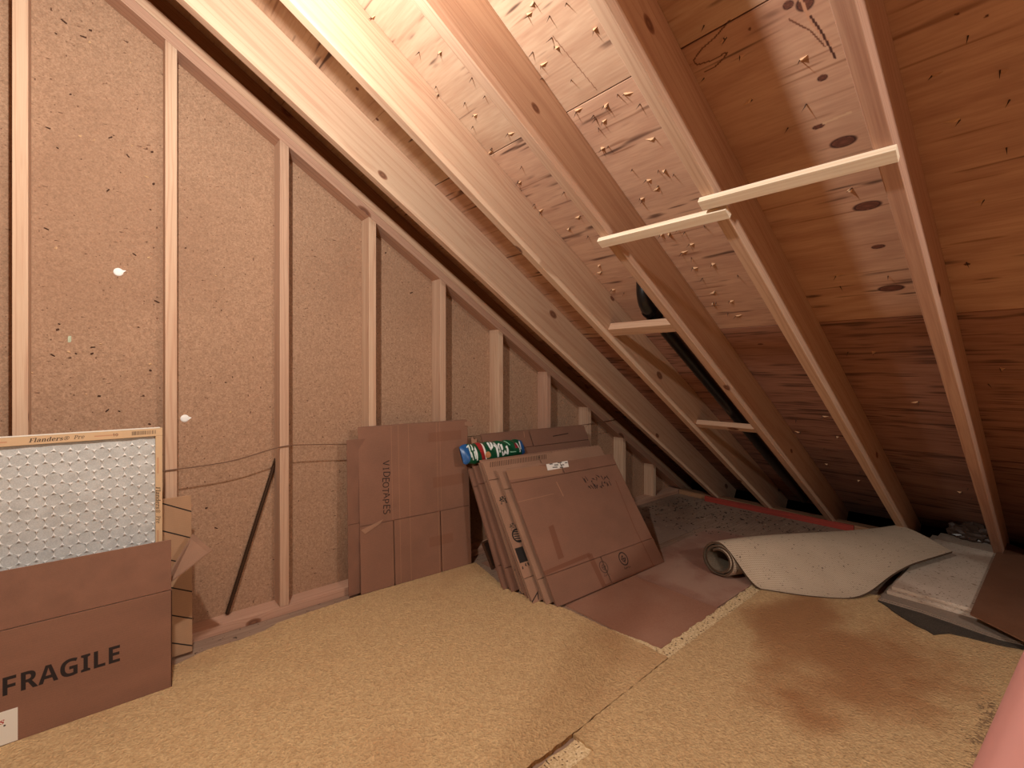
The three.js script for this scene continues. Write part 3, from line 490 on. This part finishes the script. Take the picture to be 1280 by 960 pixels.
// ---------------------------------------------------------------- FRAGILE carton with the furnace filter
{
  const X0 = -0.75, X1 = 0.175, WFR = 1.96, D = 0.15, Hc = 0.324, th = 0.004, W = X1 - X0;
  const o = thing('carton', 'open brown carton printed FRAGILE holding a white filter', 'carton', [X0, 0.0132, -WFR]);
  const tex = cardTex(W, Hc, 1, 401, (g, c, Y) => {
    g.globalAlpha = 0.93; g.fillStyle = '#1d1413'; g.font = 'bold 100px sans-serif'; const mw = g.measureText('FRAGILE').width, x = (-0.222 - X0) * c, wd = 0.266 * c, hh = 0.052 * c;
    g.save(); g.translate(x, Y(0.139)); g.scale(wd / mw, hh / 72); g.fillText('FRAGILE', 0, 0); g.restore(); g.globalAlpha = 1;
  }, 1600);
  const fm = mat({ map: tex, roughness: 0.88 });
  part('front_panel', slab(0, 0, W, Hc - 0.001, th, W, Hc), fm, o);
  const sideG = (t) => { const g = slab(0, 0, D, Hc - 0.001, th, 0.5, 0.5); g.rotateY(Math.PI / 2); return g; };
  part('side_panel', sideG(), cardMats[3], o).position.set(W, 0, 0); part('side_panel', sideG(), cardMats[3], o).position.set(th, 0, 0);
  part('back_panel', slab(th, 0, W - th, Hc, th, 0.5, 0.5), cardMats[3], o).position.z = -D + th;
  const bt = slab(th, 0, W - th, D - 2 * th, th, 0.5, 0.5); bt.rotateX(-Math.PI / 2); part('bottom_panel', bt, cardMats[3], o).position.set(0, 0.006, -th);
  const ff = part('front_flap', slab(0, 0, W - 0.002, 0.166, th, 0.5, 0.5), cardMats[1], o); ff.position.set(0, Hc + 0.001, 0); ff.rotation.x = -0.02;
  part('back_flap', slab(th, 0, 0.3, 0.12, th, 0.5, 0.5), cardMats[1], o).position.set(0, Hc + 0.001, -D + th);
  // side flap, splayed outward
  const fl = new THREE.BufferGeometry(), hx = W, q = [[hx, Hc, -0.075], [hx, Hc, -D], [0.252 - X0, 0.466 - 0.0132, -0.16], [0.297 - X0, 0.428 - 0.0132, -0.045]], nn = [0.0028, -0.0028, 0], a = [];
  const q2 = q.map((v) => [v[0] + nn[0], v[1] + nn[1], v[2]]), quad = (w, x, y, z) => a.push(...w, ...x, ...y, ...w, ...y, ...z);
  quad(q[3], q[2], q[1], q[0]); quad(q2[0], q2[1], q2[2], q2[3]); quad(q[0], q[1], q2[1], q2[0]); quad(q[1], q[2], q2[2], q2[1]); quad(q[2], q[3], q2[3], q2[2]); quad(q[3], q[0], q2[0], q2[3]);
  fl.setAttribute('position', new THREE.Float32BufferAttribute(a, 3)); const fuv = []; for (let i = 0; i < a.length; i += 3) fuv.push(a[i + 2] * 2, a[i + 1] * 2); fl.setAttribute('uv', new THREE.Float32BufferAttribute(fuv, 2)); fl.computeVertexNormals(); part('side_flap', fl, cardMats[2], o);
  const st = canvasTex(512, 320, (c, w, h) => { c.fillStyle = '#e6e2d6'; c.fillRect(0, 0, w, h); c.fillStyle = '#b23a33'; c.font = 'italic bold 74px serif'; c.textAlign = 'right'; c.fillText('ns', w - 92, 118); c.fillStyle = '#23201e'; c.beginPath(); c.arc(w - 88, 138, 8, 0, 7); c.fill(); c.font = 'bold 60px sans-serif'; c.fillText('o', w - 132, 200); });
  part('sticker', slab(0, 0, 0.152, 0.094, 0.0006, 0.152, 0.094), mat({ map: st, roughness: 0.6 }), o).position.set(-0.338 - X0, 0.002, 0.0009);
  // filter
  const f = thing('furnace_filter', 'white furnace air filter in a tan cardboard frame standing in the carton', 'air filter', [-0.452, 0.0245, -2.05]);
  const FW = 0.608, FH = 0.846, fr = 0.026, dp = 0.025, frT = canvasTex(1024, 1424, (c, w, h) => {
    c.fillStyle = '#cba982'; c.fillRect(0, 0, w, h); const m = w / FW, band = fr * m;
    for (let k = 0; k < 5000; k++) { c.globalAlpha = 0.08; c.fillStyle = k % 2 ? '#f0dcb8' : '#8c6a48'; c.fillRect(hash(k, 1, 9) * w, hash(k, 2, 9) * h, 6, 2); } c.globalAlpha = 0.9; c.fillStyle = '#2c2019';
    const row = (x0) => { c.font = `italic bold ${0.017 * m}px serif`; c.fillText('Flanders®', x0, band * 0.7); c.font = `italic ${0.016 * m}px serif`; c.fillText('Pre', x0 + 0.1 * m, band * 0.66); c.fillStyle = '#b06a4a'; c.globalAlpha = 0.5; c.fillRect(x0 - 0.1 * m, band * 0.42, 0.055 * m, band * 0.14); c.fillRect(x0 + 0.15 * m, band * 0.42, 0.06 * m, band * 0.14); c.fillStyle = '#2c2019'; c.globalAlpha = 0.9; };
    row((0.28) * m); c.font = `${0.013 * m}px sans-serif`; c.fillText('10', 0.475 * m, band * 0.66); for (let k = 0; k < 16; k++) c.fillRect((0.525 + k * 0.0042) * m, band * 0.2, (0.001 + 0.0016 * hash(k, 1, 2)) * m, band * 0.5);
    c.save(); c.translate(w, 0); c.rotate(Math.PI / 2); row(0.2 * m); c.restore();
  });
  const fmat = mat({ map: frT, roughness: 0.8 });
  for (const b of [[0, FH - fr, FW, FH], [0, 0, FW, fr], [0, fr, fr * 0.75, FH - fr], [FW - fr * 0.75, fr, FW, FH - fr]]) part('frame', slab(...b, dp, FW, FH), fmat, f);
  const topm = mat({ color: 0xe4ded0, roughness: 0.7 }); part('frame_edge', slab(0, FH + 0.0002, FW - 0.006, FH + 0.0025, dp, 0.5, 0.5), topm, f);
  const NX = 60, NY = 84, mp = [], mu = [], mi = [];
  for (let j = 0; j <= NY; j++) for (let i = 0; i <= NX; i++) { const u = i / NX, v = j / NY; mp.push(lerp(0.012, FW - 0.012, u), lerp(0.012, FH - 0.012, v), -0.0085 + 0.0035 * (vnoise(u * 26, v * 36, 26, 36, 4) - 0.5)); mu.push(u * 3, v * 4); }
  for (let j = 0; j < NY; j++) for (let i = 0; i < NX; i++) { const k = j * (NX + 1) + i; mi.push(k, k + 1, k + NX + 2, k, k + NX + 2, k + NX + 1); }
  const mg = new THREE.BufferGeometry(); mg.setAttribute('position', new THREE.Float32BufferAttribute(mp, 3)); mg.setAttribute('uv', new THREE.Float32BufferAttribute(mu, 2)); mg.setIndex(mi); mg.computeVertexNormals();
  const mt = dataTex(512, 512, (u, v) => { const n = 0.5 * fbm(u, v, 8, 8, 4, 501) + 0.5 * vnoise(u * 120, v * 120, 120, 120, 503); return mix3([168, 167, 162], [210, 209, 203], n); }); part('filter_media', mg, mat({ map: mt, roughness: 1, side: THREE.DoubleSide }), f);
  // perforated metal face: what is left between close-packed round holes
  const gp = [], ds = 0.038, rh = ds * 0.5 * 0.985, x0 = fr * 0.75 + 0.001, x1 = FW - fr * 0.75 - 0.001, y0 = fr, y1 = FH - fr;
  const cen = (i, j) => [0.012 + i * ds + (j & 1 ? ds / 2 : 0), 0.02 + j * ds * 0.866];
  const tri = (A, B, C) => { // concave triangle between three circles
    const pts = [], ar = (P, Q, S) => { let a0 = Math.atan2(Q[1] - P[1], Q[0] - P[0]), a1 = Math.atan2(S[1] - P[1], S[0] - P[0]); let dA = a1 - a0; dA -= Math.round(dA / 6.28318) * 6.28318; for (let k = 0; k < 5; k++) { const an = a0 + dA * k / 4; pts.push([P[0] + Math.cos(an) * rh, P[1] + Math.sin(an) * rh]); } };
    ar(A, B, C); ar(C, A, B); ar(B, C, A); const c = [(A[0] + B[0] + C[0]) / 3, (A[1] + B[1] + C[1]) / 3];
    if (c[0] < x0 || c[0] > x1 || c[1] < y0 || c[1] > y1) return; const tz = () => -0.0035;
    for (let k = 0; k < pts.length; k++) { const p = pts[k], q = pts[(k + 1) % pts.length], cr = (p[0] - c[0]) * (q[1] - c[1]) - (p[1] - c[1]) * (q[0] - c[0]); const s = cr > 0 ? [c, p, q] : [c, q, p]; for (const e of s) gp.push(clamp(lerp(c[0], e[0], 0.74), x0, x1), clamp(lerp(c[1], e[1], 0.74), y0, y1), tz() + (e === c ? 0.0004 : 0)); }
  };
  for (let j = 0; j < 26; j++) for (let i = -1; i < 17; i++) { const A = cen(i, j), B = cen(i + 1, j), C = cen(j & 1 ? i + 1 : i, j + 1), D2 = cen(j & 1 ? i + 2 : i + 1, j + 1); tri(A, B, D2[0] < B[0] ? D2 : (Math.abs((A[0] + B[0]) / 2 - C[0]) < 0.001 ? C : D2)); tri(C, D2, B[0] > C[0] && B[0] < D2[0] ? B : A); }
  const gg = new THREE.BufferGeometry(); gg.setAttribute('position', new THREE.Float32BufferAttribute(gp, 3)); gg.setAttribute('uv', new THREE.Float32BufferAttribute(new Array(gp.length / 3 * 2).fill(0), 2)); gg.computeVertexNormals();
  part('metal_grid', gg, mat({ color: 0xf4f3ee, roughness: 0.45, metalness: 0.1, side: THREE.DoubleSide }), f);
  // tan panel with diagonal black lines behind the carton
  const pW = 0.2, pH = 0.582, pt = cardTex(pW, pH, 2, 431, (g, c, Y) => { g.fillStyle = 'rgba(206,166,110,0.3)'; g.fillRect(0, 0, 2000, 2000); g.strokeStyle = '#1a1310'; g.lineWidth = 0.0042 * c; for (let k = -1; k < 7; k++) { const y = 0.548 - k * 0.1; g.beginPath(); g.moveTo(0, Y(y + 0.075)); g.lineTo(pW * c, Y(y - 0.028)); g.stroke(); } }, 2000);
  const p = thing('slotted_panel', 'upright tan cardboard panel with diagonal black lines behind the FRAGILE carton', 'cardboard', [0.056, 0.0132, -2.158]); p.rotation.x = -0.055; part('panel', slab(0, 0, pW, pH, 0.006, pW, pH), mat({ map: pt, roughness: 0.9 }), p);
}

// ---------------------------------------------------------------- rod, wire, caps
{
  const a = new THREE.Vector3(0.397, 0.0445, -2.320), b = new THREE.Vector3(0.592, 0.676, -2.3295), d = b.clone().sub(a), L = d.length();
  const o = thing('metal_rod', 'dark threaded metal rod leaning on the fibre board between studs', 'rod', a.toArray()); o.quaternion.setFromUnitVectors(new THREE.Vector3(0, 1, 0), d.clone().normalize());
  const pr = [new THREE.Vector2(0, 0)]; for (let i = 0; i <= 120; i++) pr.push(new THREE.Vector2(0.0074 + (i % 2 ? 0.0012 : 0), i / 120 * L)); pr.push(new THREE.Vector2(0, L)); part('rod', new THREE.LatheGeometry(pr, 10), mat({ color: 0x4a3526, roughness: 0.5, metalness: 0.6 }), o);
  const w = thing('wire', 'thin sagging wire strung across the fronts of the studs', 'wire'), pts = [[-0.62, 0.70], [-0.208, 0.688], [0.19, 0.689], [0.4, 0.699], [0.6, 0.738], [0.73, 0.733], [0.88, 0.719], [1.2, 0.70], [1.64, 0.692], [2.0, 0.684], [2.335, 0.684], [2.64, 0.69], [2.9, 0.70], [3.1, 0.71]].map(([x, y]) => new THREE.Vector3(x, y, -WF + 0.004));
  part('wire', new THREE.TubeGeometry(new THREE.CatmullRomCurve3(pts), 160, 0.0022, 6), mat({ color: 0x6b4a34, roughness: 0.6 }), w);
  const capM = mat({ color: 0xf2f0ea, roughness: 0.6 });
  [[148, 340, 'white plastic cap on the fibre board high above the filter'], [231, 523, 'white plastic cap on the fibre board close beside a stud']].forEach(([px, py, lab], i) => {
    const [x, y] = onWall(px, py, WB), c = thing('plastic_cap', lab, 'cap', [x, y, -WB]); const g = new THREE.LatheGeometry([[0, 0.004], [0.009, 0.0038], [0.0145, 0.002], [0.015, 0]].map(([a2, b2]) => new THREE.Vector2(a2, b2)), 20); g.rotateX(Math.PI / 2); part('disc', g, capM, c);
    const tb = new THREE.Shape([[0.009, 0.009], [0.023, 0.008 - i * 0.006], [0.013, -0.002 - i * 0.005]].map(([a2, b2]) => new THREE.Vector2(a2, b2))); part('tab', new THREE.ExtrudeGeometry(tb, { depth: 0.0015, bevelEnabled: false }), capM, c);
  });
}

// ---------------------------------------------------------------- rolled rug, back side up
{
  TX.jute = dataTex(512, 512, (u, v) => { const a = Math.sin(u * 6.2832 * 40), b = Math.sin(v * 6.2832 * 40), wv = 0.5 + 0.25 * a + 0.25 * b, n = fbm(u, v, 5, 5, 4, 601), d = vnoise(u * 70, v * 70, 70, 70, 605); let c = mix3([166, 146, 122], [214, 196, 172], 0.75 * wv + 0.25 * n); return d > 0.9 ? mix3(c, [70, 54, 42], sstep(0.9, 0.97, d)) : c; });
  TX.jute.repeat.set(1 / 0.45, 1 / 0.45);
  TX.juteB = dataTex(512, 512, (u, v) => { const g = 127 + 62 * Math.sin(u * 6.2832 * 40) + 62 * Math.sin(v * 6.2832 * 40); return [g, g, g]; }, false); TX.juteB.repeat.set(1 / 0.45, 1 / 0.45);
  const jute = mat({ map: TX.jute, bumpMap: TX.juteB, bumpScale: 0.0018, roughness: 1 }), pile = mat({ map: hardTex(611, [72, 62, 50], [112, 98, 80], 0.1), roughness: 1 });
  const o = thing('rolled_rug', 'grey rug lying back side up with one side rolled under', 'rug', [2.42, 0, -1.2]);
  const A = [2.42, 1.2], E2 = [3.66, 0.70], ax = [E2[0] - A[0], E2[1] - A[1]], TK = 0.011, NU = 40;
  const front = new THREE.CatmullRomCurve3([[2.415, 0.985], [2.52, 0.80], [2.67, 0.655], [2.92, 0.585], [3.2, 0.51], [3.47, 0.435]].map(([x, w]) => new THREE.Vector3(x, 0, w)), false, 'catmullrom', 0.5);
  const ribs = [];
  for (let i = 0; i <= NU; i++) {
    const u = i / NU, c = [A[0] + ax[0] * u, A[1] + ax[1] * u], r = lerp(0.088, 0.05, sstep(0, 1, u)), base = lerp(0.004, 0.03, u), F = front.getPoint(u), fh = 0.014 + 0.082 * sstep(0.32, 0.75, u);
    const dx = F.x - c[0], dw = F.z - c[1], Q = Math.hypot(dx, dw), ex = dx / Q, ew = dw / Q, cs = [];
    for (let k = 0; k <= 66; k++) { const a = -Math.PI / 2 * 3 - (1 - k / 66) * Math.PI * 4.2, rad = r - 0.0165 * (1 - k / 66) * 2.1; cs.push([rad * Math.cos(-a) * -1, base + r + rad * Math.sin(-a) * -1 * -1]); }   // spiral, ends at the top
    // orient: the last spiral point must be the top of the roll, arriving from behind
    const spiral = []; for (let k = 0; k <= 66; k++) { const tt = 1 - k / 66, ang = Math.PI / 2 + tt * Math.PI * 4.2, rad = r - 0.0165 * tt * 2.1; spiral.push([rad * Math.cos(ang), base + r + rad * Math.sin(ang)]); }
    const h0 = base + 2 * r, sheet = []; for (let k = 1; k <= 30; k++) { const t = k / 30, drop = Math.pow(sstep(0, 1, t), 0.95); sheet.push([Q * t, lerp(h0, fh, drop) + 0.012 * Math.sin(t * 3.14) * sstep(0.2, 0.8, u)]); }
    ribs.push([...spiral, ...sheet].map(([q, h]) => new THREE.Vector3(c[0] + ex * q - 2.42, Math.max(h, 0.0045), -(c[1] + ew * q) + 1.2)));
  }
  const NV = ribs[0].length, build = (off, flip) => {
    const p = [], uv = [], ix = [];
    ribs.forEach((rb, i) => { let len = 0; rb.forEach((pt, j) => { if (j) len += pt.distanceTo(rb[j - 1]); const t = rb[Math.min(j + 1, NV - 1)].clone().sub(rb[Math.max(j - 1, 0)]), n = new THREE.Vector3(ax[0], 0, -ax[1]).cross(t).normalize(); const q = pt.clone().addScaledVector(n, off); p.push(q.x, Math.max(q.y, off > 0 ? 0.0135 : 0.015), q.z); uv.push(i / NU * 1.34, len); }); });
    for (let i = 0; i < NU; i++) for (let j = 0; j < NV - 1; j++) { const a = i * NV + j, b = a + NV; if (flip) ix.push(a, a + 1, b, b, a + 1, b + 1); else ix.push(a, b, a + 1, b, b + 1, a + 1); }
    const g = new THREE.BufferGeometry(); g.setAttribute('position', new THREE.Float32BufferAttribute(p, 3)); g.setAttribute('uv', new THREE.Float32BufferAttribute(uv, 2)); g.setIndex(ix); g.computeVertexNormals(); return g;
  };
  const up = build(-0.0045, false), dn = build(0.0065, true);
  part('backing', up, Object.assign(jute, { side: THREE.DoubleSide }), o); part('pile', dn, Object.assign(pile, { side: THREE.DoubleSide }), o);
  // bound edge joining the two faces
  const pu = up.attributes.position, pd = dn.attributes.position, ring = []; for (let j = 0; j < NV; j++) ring.push(j); for (let i = 1; i <= NU; i++) ring.push(i * NV + NV - 1); for (let j = NV - 2; j >= 0; j--) ring.push(NU * NV + j);
  const ep = [], eu = []; for (let k = 0; k < ring.length - 1; k++) { const a = ring[k], b = ring[k + 1], P = (s, i) => [s.getX(i), s.getY(i), s.getZ(i)]; ep.push(...P(pu, a), ...P(pd, a), ...P(pd, b), ...P(pu, a), ...P(pd, b), ...P(pu, b)); for (let m = 0; m < 6; m++) eu.push(0, 0); }
  const eg = new THREE.BufferGeometry(); eg.setAttribute('position', new THREE.Float32BufferAttribute(ep, 3)); eg.setAttribute('uv', new THREE.Float32BufferAttribute(eu, 2)); eg.computeVertexNormals(); part('edge', eg, mat({ color: 0x54402f, roughness: 1, side: THREE.DoubleSide }), o);
}

// ---------------------------------------------------------------- boards and tiles at the right
{
  const felt = dataTex(256, 256, (u, v) => { const n = vnoise(u * 128, v * 128, 128, 128, 701); return mix3([40, 34, 28], [92, 80, 66], n * 0.7 + 0.3 * fbm(u, v, 6, 6, 3, 703)); }); felt.repeat.set(4, 4);
  const f = thing('felt_pad', 'dark grey felt pad with a ragged edge lying on the gold carpet', 'felt', [0, 0.0135, 0]); part('pad', flatPiece(ragged([[2.70, 0.592], [2.58, 0.46], [2.525, 0.372], [2.585, 0.335], [2.62, 0.2], [2.7, 0.0], [3.7, 0.0], [3.72, 0.6]], 0.004, 0.03), 0.006), mat({ map: felt, roughness: 1 }), f);
  const gs = mat({ map: hardTex(711, [120, 104, 90], [160, 142, 124], 0.3), roughness: 0.95 });
  [[0, 0.0198, 'thin grey board lying on the dark felt pad'], [0.008, 0.0252, 'thin grey board directly under the white ceiling tiles']].forEach(([dx, y, lab]) => { const o = thing('grey_board', lab, 'board', [0, y, 0]); part('board', flatPiece(ragged([[2.70 + dx, 0.59 - dx], [2.70 + dx, 0.44], [2.66 + dx, 0.2], [2.7, 0.02], [3.72, 0.02], [3.74, 0.6 - dx]], 0.002, 0.05), 0.005), gs, o); });
  const tileT = dataTex(1024, 512, (u, v) => { const n = fbm(u, v, 10, 5, 5, 721), sp = vnoise(u * 190, v * 95, 190, 95, 724), ds = fbm(u, v, 3, 2, 4, 727); let c = mix3([184, 166, 146], [214, 198, 180], n); c = mix3(c, [146, 120, 100], 0.65 * sstep(0.5, 0.72, ds)); return sp > 0.8 ? mix3(c, [110, 88, 70], 0.7 * sstep(0.8, 0.93, sp)) : c; });
  const tm = mat({ map: tileT, roughness: 0.95 });
  [[2.775, 0.575, 0.0305, 0.02, 'white ceiling tile, lower of the two, on the thin grey boards'], [2.80, 0.562, 0.0470, 0.0, 'dusty white ceiling tile, upper of the two, beside the rolled rug']].forEach(([x, w, y, ry, lab]) => {
    const o = thing('ceiling_tile', lab, 'ceiling tile', [x, y, -w]); o.rotation.y = ry - 0.01; const g = new RoundedBoxGeometry(1.16, 0.0158, 0.34, 1, 0.002); g.translate(0.58, 0.0079, 0.17); const p = g.attributes.position, uv = g.attributes.uv; for (let i = 0; i < p.count; i++) uv.setXY(i, p.getX(i) / 1.22 + p.getY(i) * 2, p.getZ(i) / 0.61 + p.getY(i) * 3); part('tile', g, tm, o);
  });
  const hp = thing('hardboard_offcut', 'dark brown hardboard panel resting on the white ceiling tiles', 'hardboard', [0, 0, 0]);
  const c = [[2.70, 0.0705, 0.285], [3.99, 0.0705, 0.288], [3.62, 0.012, -0.34], [2.35, 0.020, -0.34]], a = [], uvs = [], quad = (...q) => { for (const k of [0, 1, 2, 0, 2, 3]) { a.push(q[k][0], q[k][1], -q[k][2]); uvs.push(q[k][0], q[k][2] + q[k][1]); } }, lo = c, hi = c.map(([x, y, w]) => [x, y + 0.006, w]);
  quad(hi[3], hi[2], hi[1], hi[0]); quad(lo[0], lo[1], lo[2], lo[3]); for (let i = 0; i < 4; i++) { const j = (i + 1) % 4; quad(lo[i], hi[i], hi[j], lo[j]); }
  const g = new THREE.BufferGeometry(); g.setAttribute('position', new THREE.Float32BufferAttribute(a, 3)); g.setAttribute('uv', new THREE.Float32BufferAttribute(uvs, 2)); g.computeVertexNormals(); part('panel', g, Object.assign(M.hardC, { side: THREE.DoubleSide }), hp);
  // crumpled scrap by the foot of the rafter
  const sc = thing('crumpled_scrap', 'crumpled brown plastic scrap at the foot of a rafter', 'scrap', [3.93, 0.04, -0.40]);
  const ig = mergeVertices(new THREE.IcosahedronGeometry(1, 5).deleteAttribute('uv').deleteAttribute('normal')), ip = ig.attributes.position; for (let i = 0; i < ip.count; i++) { const v = new THREE.Vector3().fromBufferAttribute(ip, i), k = 0.7 + 0.5 * hash(Math.round(v.x * 3), Math.round(v.y * 3), Math.round(v.z * 3 + 40)) + 0.25 * hash(i, 5, 9) - 0.2; v.multiplyScalar(k); ip.setXYZ(i, v.x * 0.055, Math.max(0, v.y * 0.075 + 0.05), v.z * 0.12); }
  const cg = toCreasedNormals(ig, 0.3); cg.setAttribute('uv', new THREE.Float32BufferAttribute(new Array(cg.attributes.position.count * 2).fill(0), 2)); part('film', cg, mat({ color: 0x4e3d33, roughness: 0.35 }), sc);
}
// litter on the bare floor near the eave: too fine to count
{
  const g = new THREE.TetrahedronGeometry(0.006); g.scale(1.6, 0.35, 1); const im = new THREE.InstancedMesh(g, mat({ roughness: 1 }), 420), q = new THREE.Quaternion(), m4 = new THREE.Matrix4();
  for (let i = 0; i < 420; i++) { q.setFromAxisAngle(new THREE.Vector3(0, 1, 0), rr(0, 6)); const s = rr(0.4, 1.5); m4.compose(new THREE.Vector3(rr(2.9, 3.72), 0.0055, -rr(0.95, 2.18)), q, new THREE.Vector3(s, s, s)); im.setMatrixAt(i, m4); im.setColorAt(i, new THREE.Color(i % 9 ? 0x3a2a20 : 0xb9a58c)); }
  im.name = 'floor_litter'; im.castShadow = im.receiveShadow = true; scene.add(im); tag(im, 'fine dark litter scattered on the bare floor by the eave', 'litter', null, 'stuff');
}
// pink pole close by at the right
{
  const o = thing('handrail', 'smooth pink painted round rail rising past the edge of the carpet', 'rail');
  const P = (f, r, y) => new THREE.Vector3(CA * f + SA * r, y, -(SA * f - CA * r)), p1 = P(0.5, 0.53, 1.07 - 0.42), p2 = P(0.62, 0.735, 1.07 - 0.335 + 0.02), dir = p2.clone().sub(p1).normalize(), low = p1.clone().addScaledVector(dir, -(p1.y - 0.075) / dir.y), up = p2.clone().addScaledVector(dir, 0.9);
  part('rail', new THREE.TubeGeometry(new THREE.LineCurve3(low, up), 4, 0.032, 28), mat({ color: 0xb27a70, roughness: 0.45 }), o);
  const cap = part('end_cap', new THREE.SphereGeometry(0.032, 20, 12), mat({ color: 0xb27a70, roughness: 0.45 }), o); cap.position.copy(up);
}
renderer.render(scene, camera);
